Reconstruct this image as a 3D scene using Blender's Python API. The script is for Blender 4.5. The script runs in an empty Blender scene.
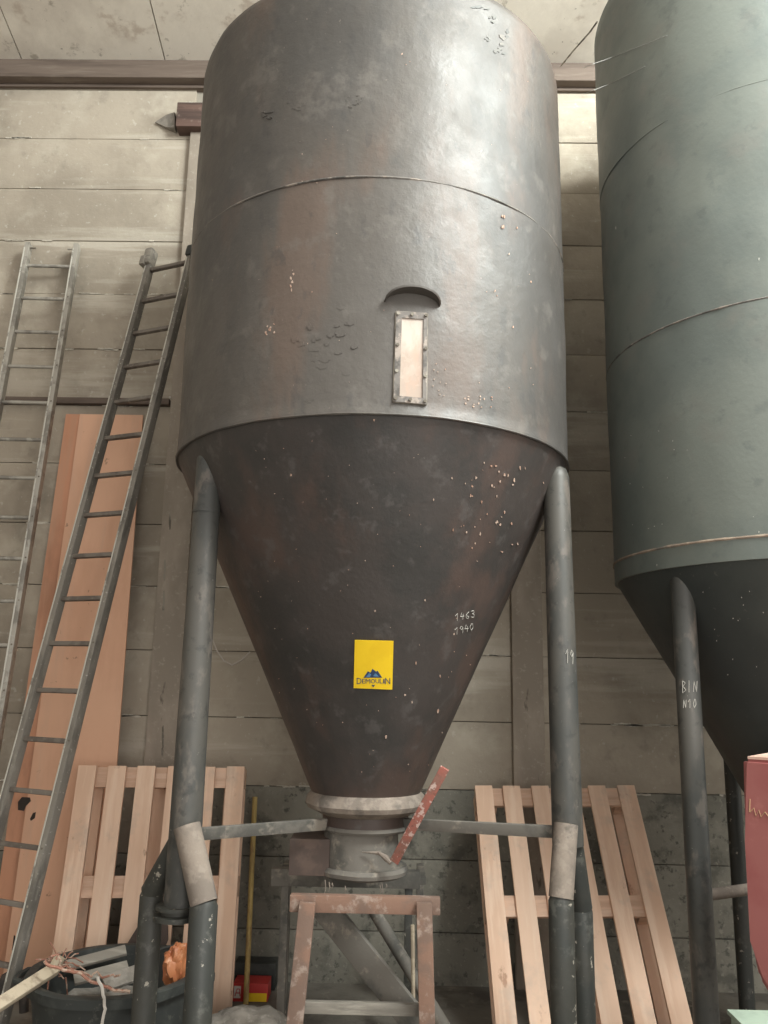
import bpy, bmesh, math, random
from mathutils import Vector, Matrix, noise
random.seed(7)
SC = bpy.context.scene
COL = SC.collection
PI = math.pi
R = math.radians

# ---------------------------------------------------------------- camera
F_PX = 834.5
CAM_Z = 1.5
PITCH, ROLL, YAW = 0.2051, 0.0183, -0.0154
_fw = Vector((math.sin(YAW)*math.cos(PITCH), math.cos(YAW)*math.cos(PITCH), math.sin(PITCH)))
_r0 = Vector((math.cos(YAW), -math.sin(YAW), 0))
_u0 = _r0.cross(_fw)
_rt = _r0*math.cos(ROLL) + _u0*math.sin(ROLL)
_up = -_r0*math.sin(ROLL) + _u0*math.cos(ROLL)
EYE = Vector((0, 0, CAM_Z))
cd = bpy.data.cameras.new('camera'); cam = bpy.data.objects.new('camera', cd); COL.objects.link(cam)
M3 = Matrix((_rt, _up, -_fw)).transposed()
cam.matrix_world = Matrix.Translation(EYE) @ M3.to_4x4()
cd.sensor_fit = 'VERTICAL'; cd.sensor_height = 24.0; cd.lens = 24.0*F_PX/1024.0
cd.clip_start = 0.05; cd.clip_end = 200
SC.camera = cam

# ---------------------------------------------------------------- world, lights, exposure
w = bpy.data.worlds.new('daylight'); SC.world = w; w.use_nodes = True
wn = w.node_tree.nodes['Background']
wn.inputs[0].default_value = (1.0, 0.97, 0.92, 1); wn.inputs[1].default_value = 0.95
def area(name, loc, target, sx, sy, power, color):
    l = bpy.data.lights.new(name, 'AREA'); l.shape = 'RECTANGLE'; l.size = sx; l.size_y = sy
    l.energy = power; l.color = color
    o = bpy.data.objects.new(name, l); COL.objects.link(o)
    o.location = loc; o.rotation_euler = (Vector(target)-Vector(loc)).to_track_quat('-Z', 'Y').to_euler()
    return o
area('roof_light', (3.3, 2.4, 5.55), (1.0, 3.0, 3.6), 1.6, 1.8, 190, (0.93, 1.0, 0.96))
area('roof_light', (2.7, 0.6, 5.85), (1.5, 3.2, 3.9), 1.6, 1.8, 400, (0.95, 1.0, 0.97))
area('door_light', (2.6, -3.4, 1.7), (0.0, 4.0, 2.6), 3.0, 2.6, 130, (1.0, 0.96, 0.9))
vs = SC.view_settings
SC.display_settings.display_device = 'sRGB'
vs.view_transform = 'Standard'; vs.look = 'None'; vs.gamma = 1.0; vs.use_curve_mapping = False
vs.exposure = 0.17

# ---------------------------------------------------------------- helpers
def at(px, py, Y):
    """point of the place seen at (px, py) on the vertical plane Y"""
    d = _rt*(px-384) + _up*(512-py) + _fw*F_PX
    return EYE + d*(Y/d.y)
def ray(px, py):
    return (_rt*(px-384) + _up*(512-py) + _fw*F_PX).normalized()

def put(o, label=None, cat=None, group=None, kind=None):
    if label: o['label'] = label
    if cat: o['category'] = cat
    if group: o['group'] = group
    if kind: o['kind'] = kind
    return o
_org = {}
def thing(name, label, cat, loc=(0, 0, 0), group=None, matrix=None):
    o = bpy.data.objects.new(name, None); COL.objects.link(o)
    o.empty_display_size = 0.1
    if matrix is not None:
        o.matrix_world = matrix; _org[o] = Vector((0, 0, 0))
    else:
        o.location = loc; _org[o] = Vector(loc)
    put(o, label, cat, group)
    return o
class MB:
    def __init__(s): s.bm = bmesh.new()
    def box(s, lo, hi, M=None, bevel=0):
        b = bmesh.new(); bmesh.ops.create_cube(b, size=1)
        lo = Vector(lo); hi = Vector(hi); c = (lo+hi)/2; d = hi-lo
        for v in b.verts: v.co = Vector((v.co.x*d.x, v.co.y*d.y, v.co.z*d.z)) + c
        if bevel: bmesh.ops.bevel(b, geom=b.edges[:], offset=bevel, segments=2, affect='EDGES', profile=0.6)
        if M is not None: b.transform(M)
        s.add(b); return s
    def add(s, b):
        me = bpy.data.meshes.new('t'); b.to_mesh(me); b.free(); s.bm.from_mesh(me); bpy.data.meshes.remove(me)
    def bar(s, a, b, wx, wy, up=(0, 0, 1), bevel=0.002):
        a = Vector(a); b = Vector(b); z = (b-a); L = z.length; z.normalize()
        x = Vector(up).cross(z)
        if x.length < 1e-4: x = Vector((1, 0, 0))
        x.normalize(); y = z.cross(x)
        M = Matrix.Translation(a) @ Matrix((x, y, z)).transposed().to_4x4()
        return s.box((-wx/2, -wy/2, 0), (wx/2, wy/2, L), M, bevel)
    def tube(s, pts, rad, seg=20, cap=True, smooth=True):
        pts = [Vector(p) for p in pts]; n = len(pts)
        rs = rad if isinstance(rad, (list, tuple)) else [rad]*n
        bm = s.bm; rings = []; px = None
        for i, p in enumerate(pts):
            if i == 0: t = (pts[1]-p).normalized(); k = 1
            elif i == n-1: t = (p-pts[i-1]).normalized(); k = 1
            else:
                t1 = (p-pts[i-1]).normalized(); t2 = (pts[i+1]-p).normalized(); t = (t1+t2).normalized()
                k = 1/max(0.6, t.dot(t1))
            if px is None:
                px = t.orthogonal().normalized()
            px = (px - t*px.dot(t)).normalized(); py = t.cross(px)
            rings.append([bm.verts.new(p+(px*math.cos(2*PI*j/seg)+py*math.sin(2*PI*j/seg))*rs[i]) for j in range(seg)])
        for i in range(n-1):
            for j in range(seg):
                f = bm.faces.new((rings[i][j], rings[i][(j+1) % seg], rings[i+1][(j+1) % seg], rings[i+1][j])); f.smooth = smooth
        if cap:
            bm.faces.new(rings[0][::-1]); bm.faces.new(rings[-1])
        return s
    def lathe(s, c, prof, seg=128, wob=0.0, cap=True):
        """prof: (radius, z) from the bottom up, around the vertical axis through c"""
        bm = s.bm; rings = []
        for r, z in prof:
            ring = []
            for j in range(seg):
                a = 2*PI*j/seg
                q = Vector((math.cos(a)*1.0, math.sin(a)*1.0, z))
                rr = r + (wob*noise.noise(q*2.2) + wob*0.5*noise.noise(q*6)) if wob else r
                ring.append(bm.verts.new((c[0]+rr*math.cos(a), c[1]+rr*math.sin(a), z)))
            rings.append(ring)
        for i in range(len(rings)-1):
            for j in range(seg):
                f = bm.faces.new((rings[i][j], rings[i][(j+1) % seg], rings[i+1][(j+1) % seg], rings[i+1][j])); f.smooth = True
        if cap:
            bm.faces.new(rings[0][::-1]); bm.faces.new(rings[-1])
        return s
    def poly(s, pts, faces):
        vs_ = [s.bm.verts.new(p) for p in pts]
        for f in faces: s.bm.faces.new([vs_[i] for i in f])
        return s
    def slab(s, pts, n, t):
        """closed prism: outline pts, thickness t along -n"""
        n = Vector(n).normalized(); k = len(pts)
        a = [s.bm.verts.new(Vector(p)) for p in pts]; b = [s.bm.verts.new(Vector(p)-n*t) for p in pts]
        s.bm.faces.new(a); s.bm.faces.new(b[::-1])
        for i in range(k): s.bm.faces.new((a[i], b[i], b[(i+1) % k], a[(i+1) % k]))
        return s
    def build(s, name, m, parent=None, origin=None, sharp=35):
        bmesh.ops.recalc_face_normals(s.bm, faces=s.bm.faces[:])
        me = bpy.data.meshes.new(name)
        if parent is not None: o0 = _org[parent]
        else:
            if origin is None:
                xs = [v.co for v in s.bm.verts]
                o0 = Vector((sum(v.x for v in xs)/len(xs), sum(v.y for v in xs)/len(xs), min(v.z for v in xs)))
            else: o0 = Vector(origin)
        bmesh.ops.translate(s.bm, verts=s.bm.verts[:], vec=-o0)
        s.bm.to_mesh(me); s.bm.free()
        me.materials.append(m)
        try: me.set_sharp_from_angle(angle=R(sharp))
        except Exception: pass
        o = bpy.data.objects.new(name, me); COL.objects.link(o)
        if parent is not None: o.parent = parent
        else: o.location = o0
        _org[o] = o0.copy()
        return o
def axes(o, x, y, z):
    return Matrix.Translation(Vector(o)) @ Matrix((Vector(x), Vector(y), Vector(z))).transposed().to_4x4()

# ---------------------------------------------------------------- materials
def mat(name, base, layers=(), rough=0.7, rough_var=0.0, metal=0.0, bump=(), spec=0.5, coat=0.0):
    """layers: (colour, noise scale, lo, hi, strength[, stretch, detail, kind]); bump: (scale, strength, distance[, stretch])"""
    m = bpy.data.materials.new(name); m.use_nodes = True
    nt = m.node_tree; N = nt.nodes; L = nt.links
    p = N['Principled BSDF']
    tc = N.new('ShaderNodeTexCoord'); col = None
    def tex(scale, stretch=(1, 1, 1), detail=6, k=0, kind='noise'):
        mp = N.new('ShaderNodeMapping'); mp.inputs['Scale'].default_value = stretch
        mp.inputs['Location'].default_value = (k*3.7, k*1.3, k*5.1)
        L.new(tc.outputs['Object'], mp.inputs[0])
        if kind == 'noise':
            t = N.new('ShaderNodeTexNoise'); t.inputs['Scale'].default_value = scale; t.inputs['Detail'].default_value = detail
            t.inputs['Roughness'].default_value = 0.62
            L.new(mp.outputs[0], t.inputs['Vector']); return t.outputs['Fac']
        t = N.new('ShaderNodeTexVoronoi'); t.inputs['Scale'].default_value = scale
        L.new(mp.outputs[0], t.inputs['Vector']); return t.outputs['Distance']
    rgb = N.new('ShaderNodeRGB'); rgb.outputs[0].default_value = (*base, 1); col = rgb.outputs[0]
    for k, ly in enumerate(layers):
        c, sc, lo, hi, st = ly[:5]
        stretch = ly[5] if len(ly) > 5 and ly[5] else (1, 1, 1)
        det = ly[6] if len(ly) > 6 else 6
        kind = ly[7] if len(ly) > 7 else 'noise'
        f = tex(sc, stretch, det, k+1, kind)
        lo = .5+(lo-.5)*.72; hi = .5+(hi-.5)*.72
        mr = N.new('ShaderNodeMapRange'); mr.inputs[1].default_value = lo; mr.inputs[2].default_value = hi
        mr.inputs[3].default_value = 0; mr.inputs[4].default_value = st; mr.interpolation_type = 'SMOOTHSTEP'
        L.new(f, mr.inputs[0])
        mx = N.new('ShaderNodeMix'); mx.data_type = 'RGBA'
        L.new(mr.outputs[0], mx.inputs[0]); L.new(col, mx.inputs[6]); mx.inputs[7].default_value = (*c, 1)
        col = mx.outputs[2]
    L.new(col, p.inputs['Base Color'])
    p.inputs['Roughness'].default_value = rough
    if rough_var:
        f = tex(5, (1, 1, 1), 5, 9)
        mr = N.new('ShaderNodeMapRange'); mr.inputs[1].default_value = .3; mr.inputs[2].default_value = .7
        mr.inputs[3].default_value = rough-rough_var; mr.inputs[4].default_value = rough+rough_var
        L.new(f, mr.inputs[0]); L.new(mr.outputs[0], p.inputs['Roughness'])
    p.inputs['Metallic'].default_value = metal
    p.inputs['Specular IOR Level'].default_value = spec
    if coat: p.inputs['Coat Weight'].default_value = coat; p.inputs['Coat Roughness'].default_value = .3
    last = None
    for k, b in enumerate(bump):
        f = tex(b[0], b[3] if len(b) > 3 else (1, 1, 1), 6, 20+k)
        bp = N.new('ShaderNodeBump'); bp.inputs['Strength'].default_value = b[1]; bp.inputs['Distance'].default_value = b[2]
        L.new(f, bp.inputs['Height'])
        if last: L.new(last, bp.inputs['Normal'])
        last = bp.outputs[0]
    if last: L.new(last, p.inputs['Normal'])
    return m

M_wall = mat('concrete_panel', (.41, .355, .285),
    [((.28, .24, .19), 1.1, .40, .66, .8), ((.50, .45, .37), 3.0, .50, .75, .6), ((.26, .23, .185), 9, .58, .80, .5), ((.56, .51, .43), 2.0, .56, .72, .5, (.25, 1, 3)),
     ((.60, .57, .50), 26, .66, .74, .35), ((.17, .15, .12), 2.0, .62, .80, .5, (1, 1, .6))], rough=.93, bump=[(22, .35, .01), (90, .2, .004)])
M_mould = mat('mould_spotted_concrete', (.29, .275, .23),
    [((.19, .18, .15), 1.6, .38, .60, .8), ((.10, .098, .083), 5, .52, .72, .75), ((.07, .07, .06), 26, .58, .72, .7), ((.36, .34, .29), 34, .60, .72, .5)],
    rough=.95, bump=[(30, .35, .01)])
M_post = mat('concrete_post', (.40, .34, .28),
    [((.28, .24, .195), 2.5, .4, .65, .8, (1, 1, .4)), ((.09, .075, .06), 14, .68, .76, .7, (1, 1, .25)), ((.5, .45, .37), 40, .6, .75, .4)], rough=.92, bump=[(25, .3, .008)])
M_joint = mat('joint_dark', (.15, .13, .105), [((.34, .31, .26), 5, .46, .58, .85)], rough=.95)
M_mortar = mat('mortar_smear', (.62, .58, .50), [((.4, .36, .3), 20, .4, .6, .6)], rough=.95, bump=[(60, .5, .006)])
M_ceil = mat('ceiling_sheet', (.72, .66, .57),
    [((.55, .49, .42), 1.6, .42, .66, .7), ((.30, .26, .21), 8, .66, .78, .7), ((.14, .12, .10), 28, .74, .80, .7), ((.33, .24, .18), 4, .62, .76, .5)], rough=.9, bump=[(14, .2, .01)])
M_floor = mat('dirty_concrete_floor', (.17, .155, .13), [((.08, .07, .06), 3, .4, .65, .8), ((.3, .27, .22), 12, .6, .75, .5)], rough=.93, bump=[(30, .4, .01)])
M_beam = mat('weathered_beam', (.155, .118, .095), [((.09, .066, .053), 3, .4, .65, .8, (.25, 1, 3)), ((.22, .18, .145), 14, .55, .75, .5, (.2, 1, 3))], rough=.85, bump=[(12, .4, .006, (.15, 1, 4))])
M_redwood = mat('dark_red_timber', (.14, .085, .068), [((.06, .04, .034), 6, .4, .65, .8, (.3, 1, 3)), ((.25, .19, .16), 24, .62, .75, .5)], rough=.85, bump=[(20, .4, .004, (.2, 1, 3))])
M_silo = mat('black_tar_paint', (.088, .077, .067),
    [((.060, .056, .052), 1.5, .40, .64, .8, (1, 1, .5)), ((.128, .086, .065), 2.3, .50, .70, .65, (1, 1, .35)), ((.145, .13, .115), 9, .56, .76, .45), ((.050, .047, .045), 12, .60, .74, .5, (1, 1, .6)),
     ((.36, .29, .25), 60, .76, .82, .4)],
    rough=.53, rough_var=.10, bump=[(4, .25, .02), (24, .35, .006), (110, .12, .002)], spec=.6)
M_cone = mat('shaded_black_paint', (.056, .047, .043),  # same paint as the drum, shade of the downward face mixed in
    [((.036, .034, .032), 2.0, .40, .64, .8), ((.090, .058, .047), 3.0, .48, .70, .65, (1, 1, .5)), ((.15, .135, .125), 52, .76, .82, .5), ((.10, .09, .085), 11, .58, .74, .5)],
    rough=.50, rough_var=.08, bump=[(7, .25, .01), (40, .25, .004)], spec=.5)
M_silo2 = mat('hazed_green_grey_paint', (.155, .170, .150),  # green-grey paint lightened: pale veil of haze mixed into the base
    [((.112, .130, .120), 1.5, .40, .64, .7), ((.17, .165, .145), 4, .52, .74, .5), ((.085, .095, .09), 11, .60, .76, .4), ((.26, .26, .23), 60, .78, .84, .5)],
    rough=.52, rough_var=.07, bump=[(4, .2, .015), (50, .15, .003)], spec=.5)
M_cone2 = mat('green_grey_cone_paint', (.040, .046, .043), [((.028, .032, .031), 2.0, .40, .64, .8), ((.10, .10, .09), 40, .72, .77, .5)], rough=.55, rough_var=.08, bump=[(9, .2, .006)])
M_weld = mat('weld_bead', (.15, .135, .12), [((.30, .25, .21), 22, .5, .66, .7), ((.06, .055, .05), 9, .5, .66, .8)], rough=.7, bump=[(70, .5, .006)])
M_weld2 = mat('weld_bead_rusty', (.26, .20, .155), [((.38, .30, .23), 14, .45, .62, .8), ((.10, .10, .09), 5, .56, .7, .8)], rough=.8, bump=[(70, .5, .006)])
M_pipe = mat('grey_leg_paint', (.084, .078, .068), [((.048, .050, .047), 4, .4, .62, .8, (1, 1, .4)), ((.16, .135, .115), 11, .54, .70, .6, (1, 1, .5)), ((.03, .03, .028), 18, .58, .72, .6), ((.36, .34, .31), 60, .76, .81, .6)], rough=.50, rough_var=.08, bump=[(30, .25, .003)])
M_pipe_dark = mat('dark_leg_paint', (.048, .047, .040), [((.035, .038, .035), 5, .4, .62, .8), ((.12, .12, .105), 15, .58, .74, .6), ((.42, .38, .32), 30, .70, .74, .8)], rough=.5, rough_var=.1, bump=[(30, .35, .004)])
M_dust = mat('thick_dust', (.27, .225, .188), [((.19, .16, .137), 6, .4, .62, .85), ((.34, .29, .245), 22, .52, .68, .5), ((.11, .10, .09), 10, .58, .72, .6)], rough=1.0, spec=.1, bump=[(60, .4, .004)])
M_dusty = mat('dusty_dark_metal', (.17, .155, .135), [((.08, .078, .07), 5, .42, .62, .8), ((.33, .29, .24), 12, .55, .72, .7)], rough=.85, bump=[(50, .3, .004)])
M_red_rust = mat('flaking_red_paint', (.36, .125, .095), [((.24, .13, .10), 12, .45, .6, .8), ((.62, .47, .42), 38, .56, .64, .85), ((.17, .08, .06), 60, .62, .7, .6)], rough=.8, bump=[(60, .6, .004)])
M_trestle = mat('rusty_brown_timber', (.24, .14, .10), [((.17, .115, .09), 7, .42, .64, .8), ((.40, .32, .27), 16, .54, .72, .65)], rough=.88, bump=[(35, .4, .004)])
M_pallet = mat('fresh_pine_long', (.82, .575, .425), [((.72, .47, .33), 9, .42, .64, .7, (1, .12, 1)), ((.88, .66, .51), 24, .5, .7, .6, (1, .08, 1)), ((.42, .23, .15), 8, .66, .76, .8, (1, .6, 1)), ((.5, .40, .33), 3, .55, .75, .5)], rough=.75, bump=[(30, .2, .002, (1, .1, 1))])
M_palletx = mat('fresh_pine_cross', (.78, .54, .40), [((.50, .315, .22), 9, .42, .64, .7, (.12, 1, 1)), ((.72, .54, .42), 24, .5, .7, .6, (.08, 1, 1)), ((.42, .23, .15), 8, .66, .76, .8, (.6, 1, 1))], rough=.75, bump=[(30, .2, .002, (.1, 1, 1))])
M_ply = mat('plywood_pink', (.76, .45, .30), [((.66, .365, .235), 3, .42, .64, .7, (1, 1, .25)), ((.66, .42, .30), 10, .52, .72, .5, (1, 1, .1)), ((.25, .13, .085), 16, .74, .80, .6)], rough=.7, bump=[(20, .1, .002)])
M_ply2 = mat('plywood_orange', (.62, .31, .19), [((.38, .19, .115), 3, .42, .64, .7, (1, 1, .25)), ((.55, .33, .22), 10, .55, .72, .5, (1, 1, .1))], rough=.7)
M_char = mat('torn_dark_hole', (.04, .03, .025), rough=.9)
M_alu = mat('weathered_aluminium', (.40, .375, .33), [((.20, .185, .16), 6, .42, .62, .8), ((.50, .48, .43), 18, .55, .72, .6)], rough=.55, metal=.35, bump=[(50, .2, .002)])
M_rail = mat('grey_ladder_rail', (.26, .24, .21), [((.13, .12, .105), 6, .42, .62, .8, (1, .3, 1)), ((.36, .335, .29), 18, .55, .72, .6, (1, .3, 1)), ((.55, .53, .48), 60, .68, .73, .7)], rough=.6, metal=.2, bump=[(50, .25, .002)])
M_rung = mat('brown_ladder_rung', (.19, .165, .14), [((.11, .09, .075), 8, .42, .62, .8), ((.30, .27, .23), 26, .6, .72, .6)], rough=.65, metal=.1)
M_edge = mat('bright_edge', (.58, .56, .50), [((.25, .23, .2), 10, .56, .68, .9)], rough=.5, metal=.2)
M_rubber = mat('black_rubber', (.035, .038, .036), [((.07, .075, .068), 8, .5, .7, .6), ((.13, .13, .11), 26, .62, .74, .5)], rough=.6, rough_var=.1)
M_yellow = mat('yellow_vinyl', (.90, .60, .015), [((.80, .50, .01), 9, .45, .7, .5)], rough=.55)
M_navy = mat('navy_ink', (.03, .055, .12), rough=.6)
M_blue = mat('blue_ink', (.10, .22, .38), rough=.6)
M_chalk = mat('chalk', (.48, .46, .42), rough=1.0, spec=.1)
M_chip = mat('pink_primer_chip', (.48, .36, .29), [((.40, .22, .15), 30, .45, .6, .8)], rough=.85)
M_glass = mat('pale_sight_pane', (.42, .33, .27), [((.54, .47, .41), 5, .42, .6, .8, (1, 1, .6)), ((.50, .34, .26), 11, .55, .72, .6, (1, 1, .4))], rough=.28, rough_var=.1, coat=.5)  # opaque cream pane colour with uneven paler patches
M_frame = mat('sight_frame', (.17, .15, .135), [((.40, .33, .28), 22, .5, .64, .7), ((.05, .045, .04), 12, .5, .64, .7)], rough=.7, bump=[(60, .4, .003)])
M_redm = mat('faded_red_paint', (.30, .10, .092), [((.25, .065, .062), 3, .42, .64, .6), ((.42, .17, .15), 12, .62, .78, .4)], rough=.5, rough_var=.08, bump=[(60, .1, .002)])
M_redtop = mat('lit_red_top', (.52, .33, .26), [((.62, .46, .38), 9, .45, .66, .7)], rough=.8)  # paler than the housing red: light on the top face painted in
M_greenbd = mat('pale_green_board', (.30, .37, .30), [((.22, .27, .22), 8, .45, .66, .6)], rough=.75)
M_ochre = mat('faded_ochre', (.42, .25, .15), rough=.9)
M_stick_y = mat('yellow_varnish_stick', (.55, .40, .14), [((.32, .20, .09), 12, .45, .62, .8, (1, 1, .3))], rough=.6)
M_stick_b = mat('pale_timber', (.50, .42, .31), [((.34, .27, .2), 12, .45, .62, .8), ((.35, .12, .09), 9, .64, .68, .8)], rough=.8)
M_greywood = mat('weathered_grey_wood', (.26, .235, .20), [((.15, .135, .115), 10, .42, .62, .8, (.2, 1, 1)), ((.38, .35, .30), 22, .55, .72, .6, (.2, 1, 1))], rough=.9, bump=[(30, .4, .004, (.15, 1, 1))])
M_cloth = mat('grey_sacking', (.30, .27, .235), [((.20, .18, .155), 9, .42, .62, .8), ((.40, .37, .33), 34, .55, .7, .6)], rough=.95, bump=[(40, .5, .006)])
M_orange = mat('orange_plastic_film', (.50, .19, .08), [((.45, .14, .06), 12, .45, .62, .7), ((.75, .42, .25), 26, .6, .72, .6)], rough=.45)
M_twine = mat('faded_pink_twine', (.36, .17, .12), [((.55, .42, .33), 20, .5, .6, .8)], rough=.9)
M_twine_w = mat('white_twine', (.55, .50, .45), rough=.95)
M_rust = mat('brown_rusty_blade', (.085, .06, .05), [((.14, .095, .075), 9, .5, .7, .7)], rough=.75)
M_hose = mat('black_hose', (.05, .043, .038), [((.13, .10, .08), 12, .5, .7, .6)], rough=.7)
M_redbox = mat('red_carton', (.55, .045, .04), rough=.5)
M_white = mat('white_print', (.68, .66, .60), rough=.6)
M_web = mat('cobweb_thread', (.30, .30, .28), rough=1.0, spec=.1)

# ---------------------------------------------------------------- the setting
WY = 4.68                      # front face of the back wall
PS, Z0 = 0.355, 3.366 + CAM_Z  # panel height, height of the topmost visible joint
floor = MB(); floor.box((-6, -5, -.12), (6.5, WY+.5, 0)); put(floor.build('floor', M_floor, origin=(0, 0, 0)), kind='structure')
_pl = at(183, 230, WY-.035).x+.085; _pr = at(512, 650, WY-.035).x+.085
POSTS = [2*_pl-_pr, _pl, _pr, 2*_pr-_pl, 3*_pr-2*_pl]
wall = MB(); low = MB()
zt = Z0 + .75
ks = range(-2, 16)
for i in range(len(POSTS)+1):
    x0 = POSTS[i-1]+.075 if i > 0 else -6
    x1 = POSTS[i]-.075 if i < len(POSTS) else 6.5
    for k in ks:
        z1 = min(Z0 - k*PS, zt); zb = Z0-(k+1)*PS
        if zb < 0: zb = -.02
        if z1 <= 0.03: continue
        off = random.uniform(0, .006)
        g = .0022
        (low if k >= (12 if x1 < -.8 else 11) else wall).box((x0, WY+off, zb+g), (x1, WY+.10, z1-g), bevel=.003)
put(wall.build('wall_back', M_wall, origin=(0, WY, 0)), kind='structure')
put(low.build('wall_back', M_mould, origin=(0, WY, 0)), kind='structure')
b = MB(); b.box((-6, WY+.025, 0), (6.5, WY+.14, zt+.0)); put(b.build('trim_1', M_joint, origin=(0, WY, 0)), kind='structure')
# ragged mortar smears along the joints
mo = MB()
for i in range(700):
    k = random.choice(range(0, 12)); x = random.uniform(-2.6, 3.0)
    if min(abs(x-p) for p in POSTS) < .14: continue
    z = Z0-k*PS
    if noise.noise(Vector((x*1.3, k*3.1, 0))) < -.12: continue
    l = random.uniform(.02, .12); h = random.uniform(.002, .007); zz = z+random.uniform(-.006, .006)
    pts = []
    n = 9
    for j in range(n):
        pts.append((x-l/2+l*j/(n-1), WY-.0025, zz-h*random.uniform(.3, 1)))
    for j in reversed(range(n)):
        pts.append((x-l/2+l*j/(n-1), WY-.0025, zz+h*random.uniform(.3, 1)))
    mo.slab(pts, (0, -1, 0), .008)
put(mo.build('trim_2', M_mortar, origin=(0, WY, 0)), kind='structure')
for i, x in enumerate(POSTS):
    p = MB(); p.box((x-.085, WY-.035, 0), (x+.085, WY+.12, at(190, 131, WY).z), bevel=.008)
    po = put(p.build('trim_%d' % (3+i), M_post, origin=(x, WY, 0)), kind='structure')
    if i == 1:
        for (px, py, h) in [(170, 521, 9), (165, 566, 7), (164.5, 577, 4), (164, 598, 8), (163.5, 608, 4), (163, 737, 12), (162.5, 752, 5)]:
            q = [at(px+dx, py+dy*h, WY-.0352) for dx, dy in [(-1, -.8), (.4, -1), (1.2, -.1), (.6, .9), (-.5, 1), (-1.3, .2)]]
            b = MB(); b.slab(q, (0, -1, 0), .002); b.build('crack', M_joint, po)
# wall-top beam: stepped profile
bz0 = at(100, 89, WY).z; bz1 = at(100, 62, WY-.07).z
b = MB()
hb_ = bz1-bz0
b.box((-6, WY-.07, bz0+hb_*.42), (6.5, WY+.1, bz1+.02), bevel=.006)
b.box((-6, WY-.085, bz0+hb_*.14), (6.5, WY+.1, bz0+hb_*.40), bevel=.010)
b.box((-6, WY-.02, bz0+.0), (6.5, WY+.1, bz0+hb_*.13))
put(b.build('trim_8', M_beam, origin=(0, WY, bz0)), kind='structure')
# sloping ceiling of cement sheets, rising towards the camera
cz = bz1 + .03; slope = math.tan(R(16))
def cpt(x, y, dz=0): return Vector((x, y, cz + (WY-.10-y)*slope + dz))
c = MB()
xs = [-6]; 
_ja = at(163, 62, WY-.1).x; _jb = at(18.5, 61, WY-.1).x; _dj = _ja-_jb
jx = [_ja+i*_dj for i in range(-3, 6)]
print('JX', jx)
xs += jx + [6.5]
for i in range(len(xs)-1):
    y0 = WY+.2; 
    for (ya, yb) in [(WY+.2, 2.3), (2.294, -.2), (-.206, -2.6)]:
        x0, x1 = xs[i]+.004, xs[i+1]-.004
        pts = [cpt(x0, ya), cpt(x1, ya), cpt(x1, yb), cpt(x0, yb)]
        c.slab(pts, (0, -slope, -1), .03)
put(c.build('ceiling', M_ceil, origin=(0, WY, cz)), kind='structure')
c = MB()
c.slab([cpt(-6, WY+.2, .034), cpt(6.5, WY+.2, .034), cpt(6.5, -2.6, .034), cpt(-6, -2.6, .034)], (0, -slope, -1), .05)
put(c.build('trim_9', M_joint, origin=(0, WY, cz)), kind='structure')
c = MB(); c.box((-6.1, -2.6, 0), (-6, WY+.2, 5.2)); put(c.build('wall_left', M_wall, origin=(-6, 0, 0)), kind='structure')

# dark wooden ledge bar across the left bay
b = MB(); A = at(0, 401, WY); B = at(171, 396, WY)
b.box((-3.0, WY-.035, A.z-.018), (B.x, WY+.01, A.z+.018), bevel=.003)
t = b.build('wall_batten', M_beam); put(t, 'thin dark wooden batten fixed across the wall behind both ladders', 'batten')
b = MB(); b.tube([at(170, 397, WY-.06), at(170, 397, WY-.02)], .006, 10); b.lathe((0, 0), [(0.001, 0), (0.001, .0001)], 4) if False else None
b.build('bolt', M_edge, t)
# timber stub at the head of the left concrete post
P0 = at(175, 131, WY-.09); P1 = at(175, 102, WY-.09)
b = MB(); b.box((P0.x, WY-.09, P0.z+.035), (P0.x+.34, WY+.05, P1.z), bevel=.006)
put(b.build('timber_stub', M_redwood), 'short dark red timber stub jutting from the top of the wall beside the big silo', 'timber')
b = MB()
Q = at(156, 122, WY)
b.slab([at(155, 122, WY-.01), at(166, 115, WY-.04), at(174.5, 112, WY-.05), at(174.5, 128, WY-.05), at(166, 127, WY-.02)], (0, -1, 0), .05)
put(b.build('mortar_lump', M_cloth), 'grey mortar lump tapering to a point beside the dark timber stub', 'mortar')

# ---------------------------------------------------------------- silos
class Silo:
    def __init__(s, cx, cy, prof): s.c = (cx, cy); s.prof = prof   # prof: (r, z) bottom up
    def r(s, z):
        p = s.prof
        if z <= p[0][1]: return p[0][0]
        for (r0, z0), (r1, z1) in zip(p, p[1:]):
            if z0 <= z <= z1: return r0+(r1-r0)*(z-z0)/max(1e-9, z1-z0)
        return p[-1][0]
    def hit(s, px, py, off=0.0):
        d = ray(px, py); t = 1.0
        while t < 7:
            q = EYE+d*t
            if math.hypot(q.x-s.c[0], q.y-s.c[1]) <= s.r(q.z)+off: break
            t += .01
        else:
            return None
        a, b_ = t-.01, t
        for _ in range(24):
            m = (a+b_)/2; q = EYE+d*m
            if math.hypot(q.x-s.c[0], q.y-s.c[1]) <= s.r(q.z)+off: b_ = m
            else: a = m
        return EYE+d*b_
    def nrm(s, q):
        v = Vector((q.x-s.c[0], q.y-s.c[1], 0)).normalized()
        dr = (s.r(q.z+.004)-s.r(q.z-.004))/.008
        return (v+Vector((0, 0, -dr))).normalized()
    def stroke(s, mb, pts, w):
        """thin painted line lying on the surface"""
        P = []
        for i in range(len(pts)-1):
            for k in range(4):
                f = k/4; P.append((pts[i][0]*(1-f)+pts[i+1][0]*f, pts[i][1]*(1-f)+pts[i+1][1]*f))
        P.append(pts[-1])
        H = [s.hit(*p) for p in P]
        H = [h+s.nrm(h)*.0012 for h in H if h]
        if len(H) > 1: mb.tube(H, w, 6)
def spow(s_, n):
    return s_
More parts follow.
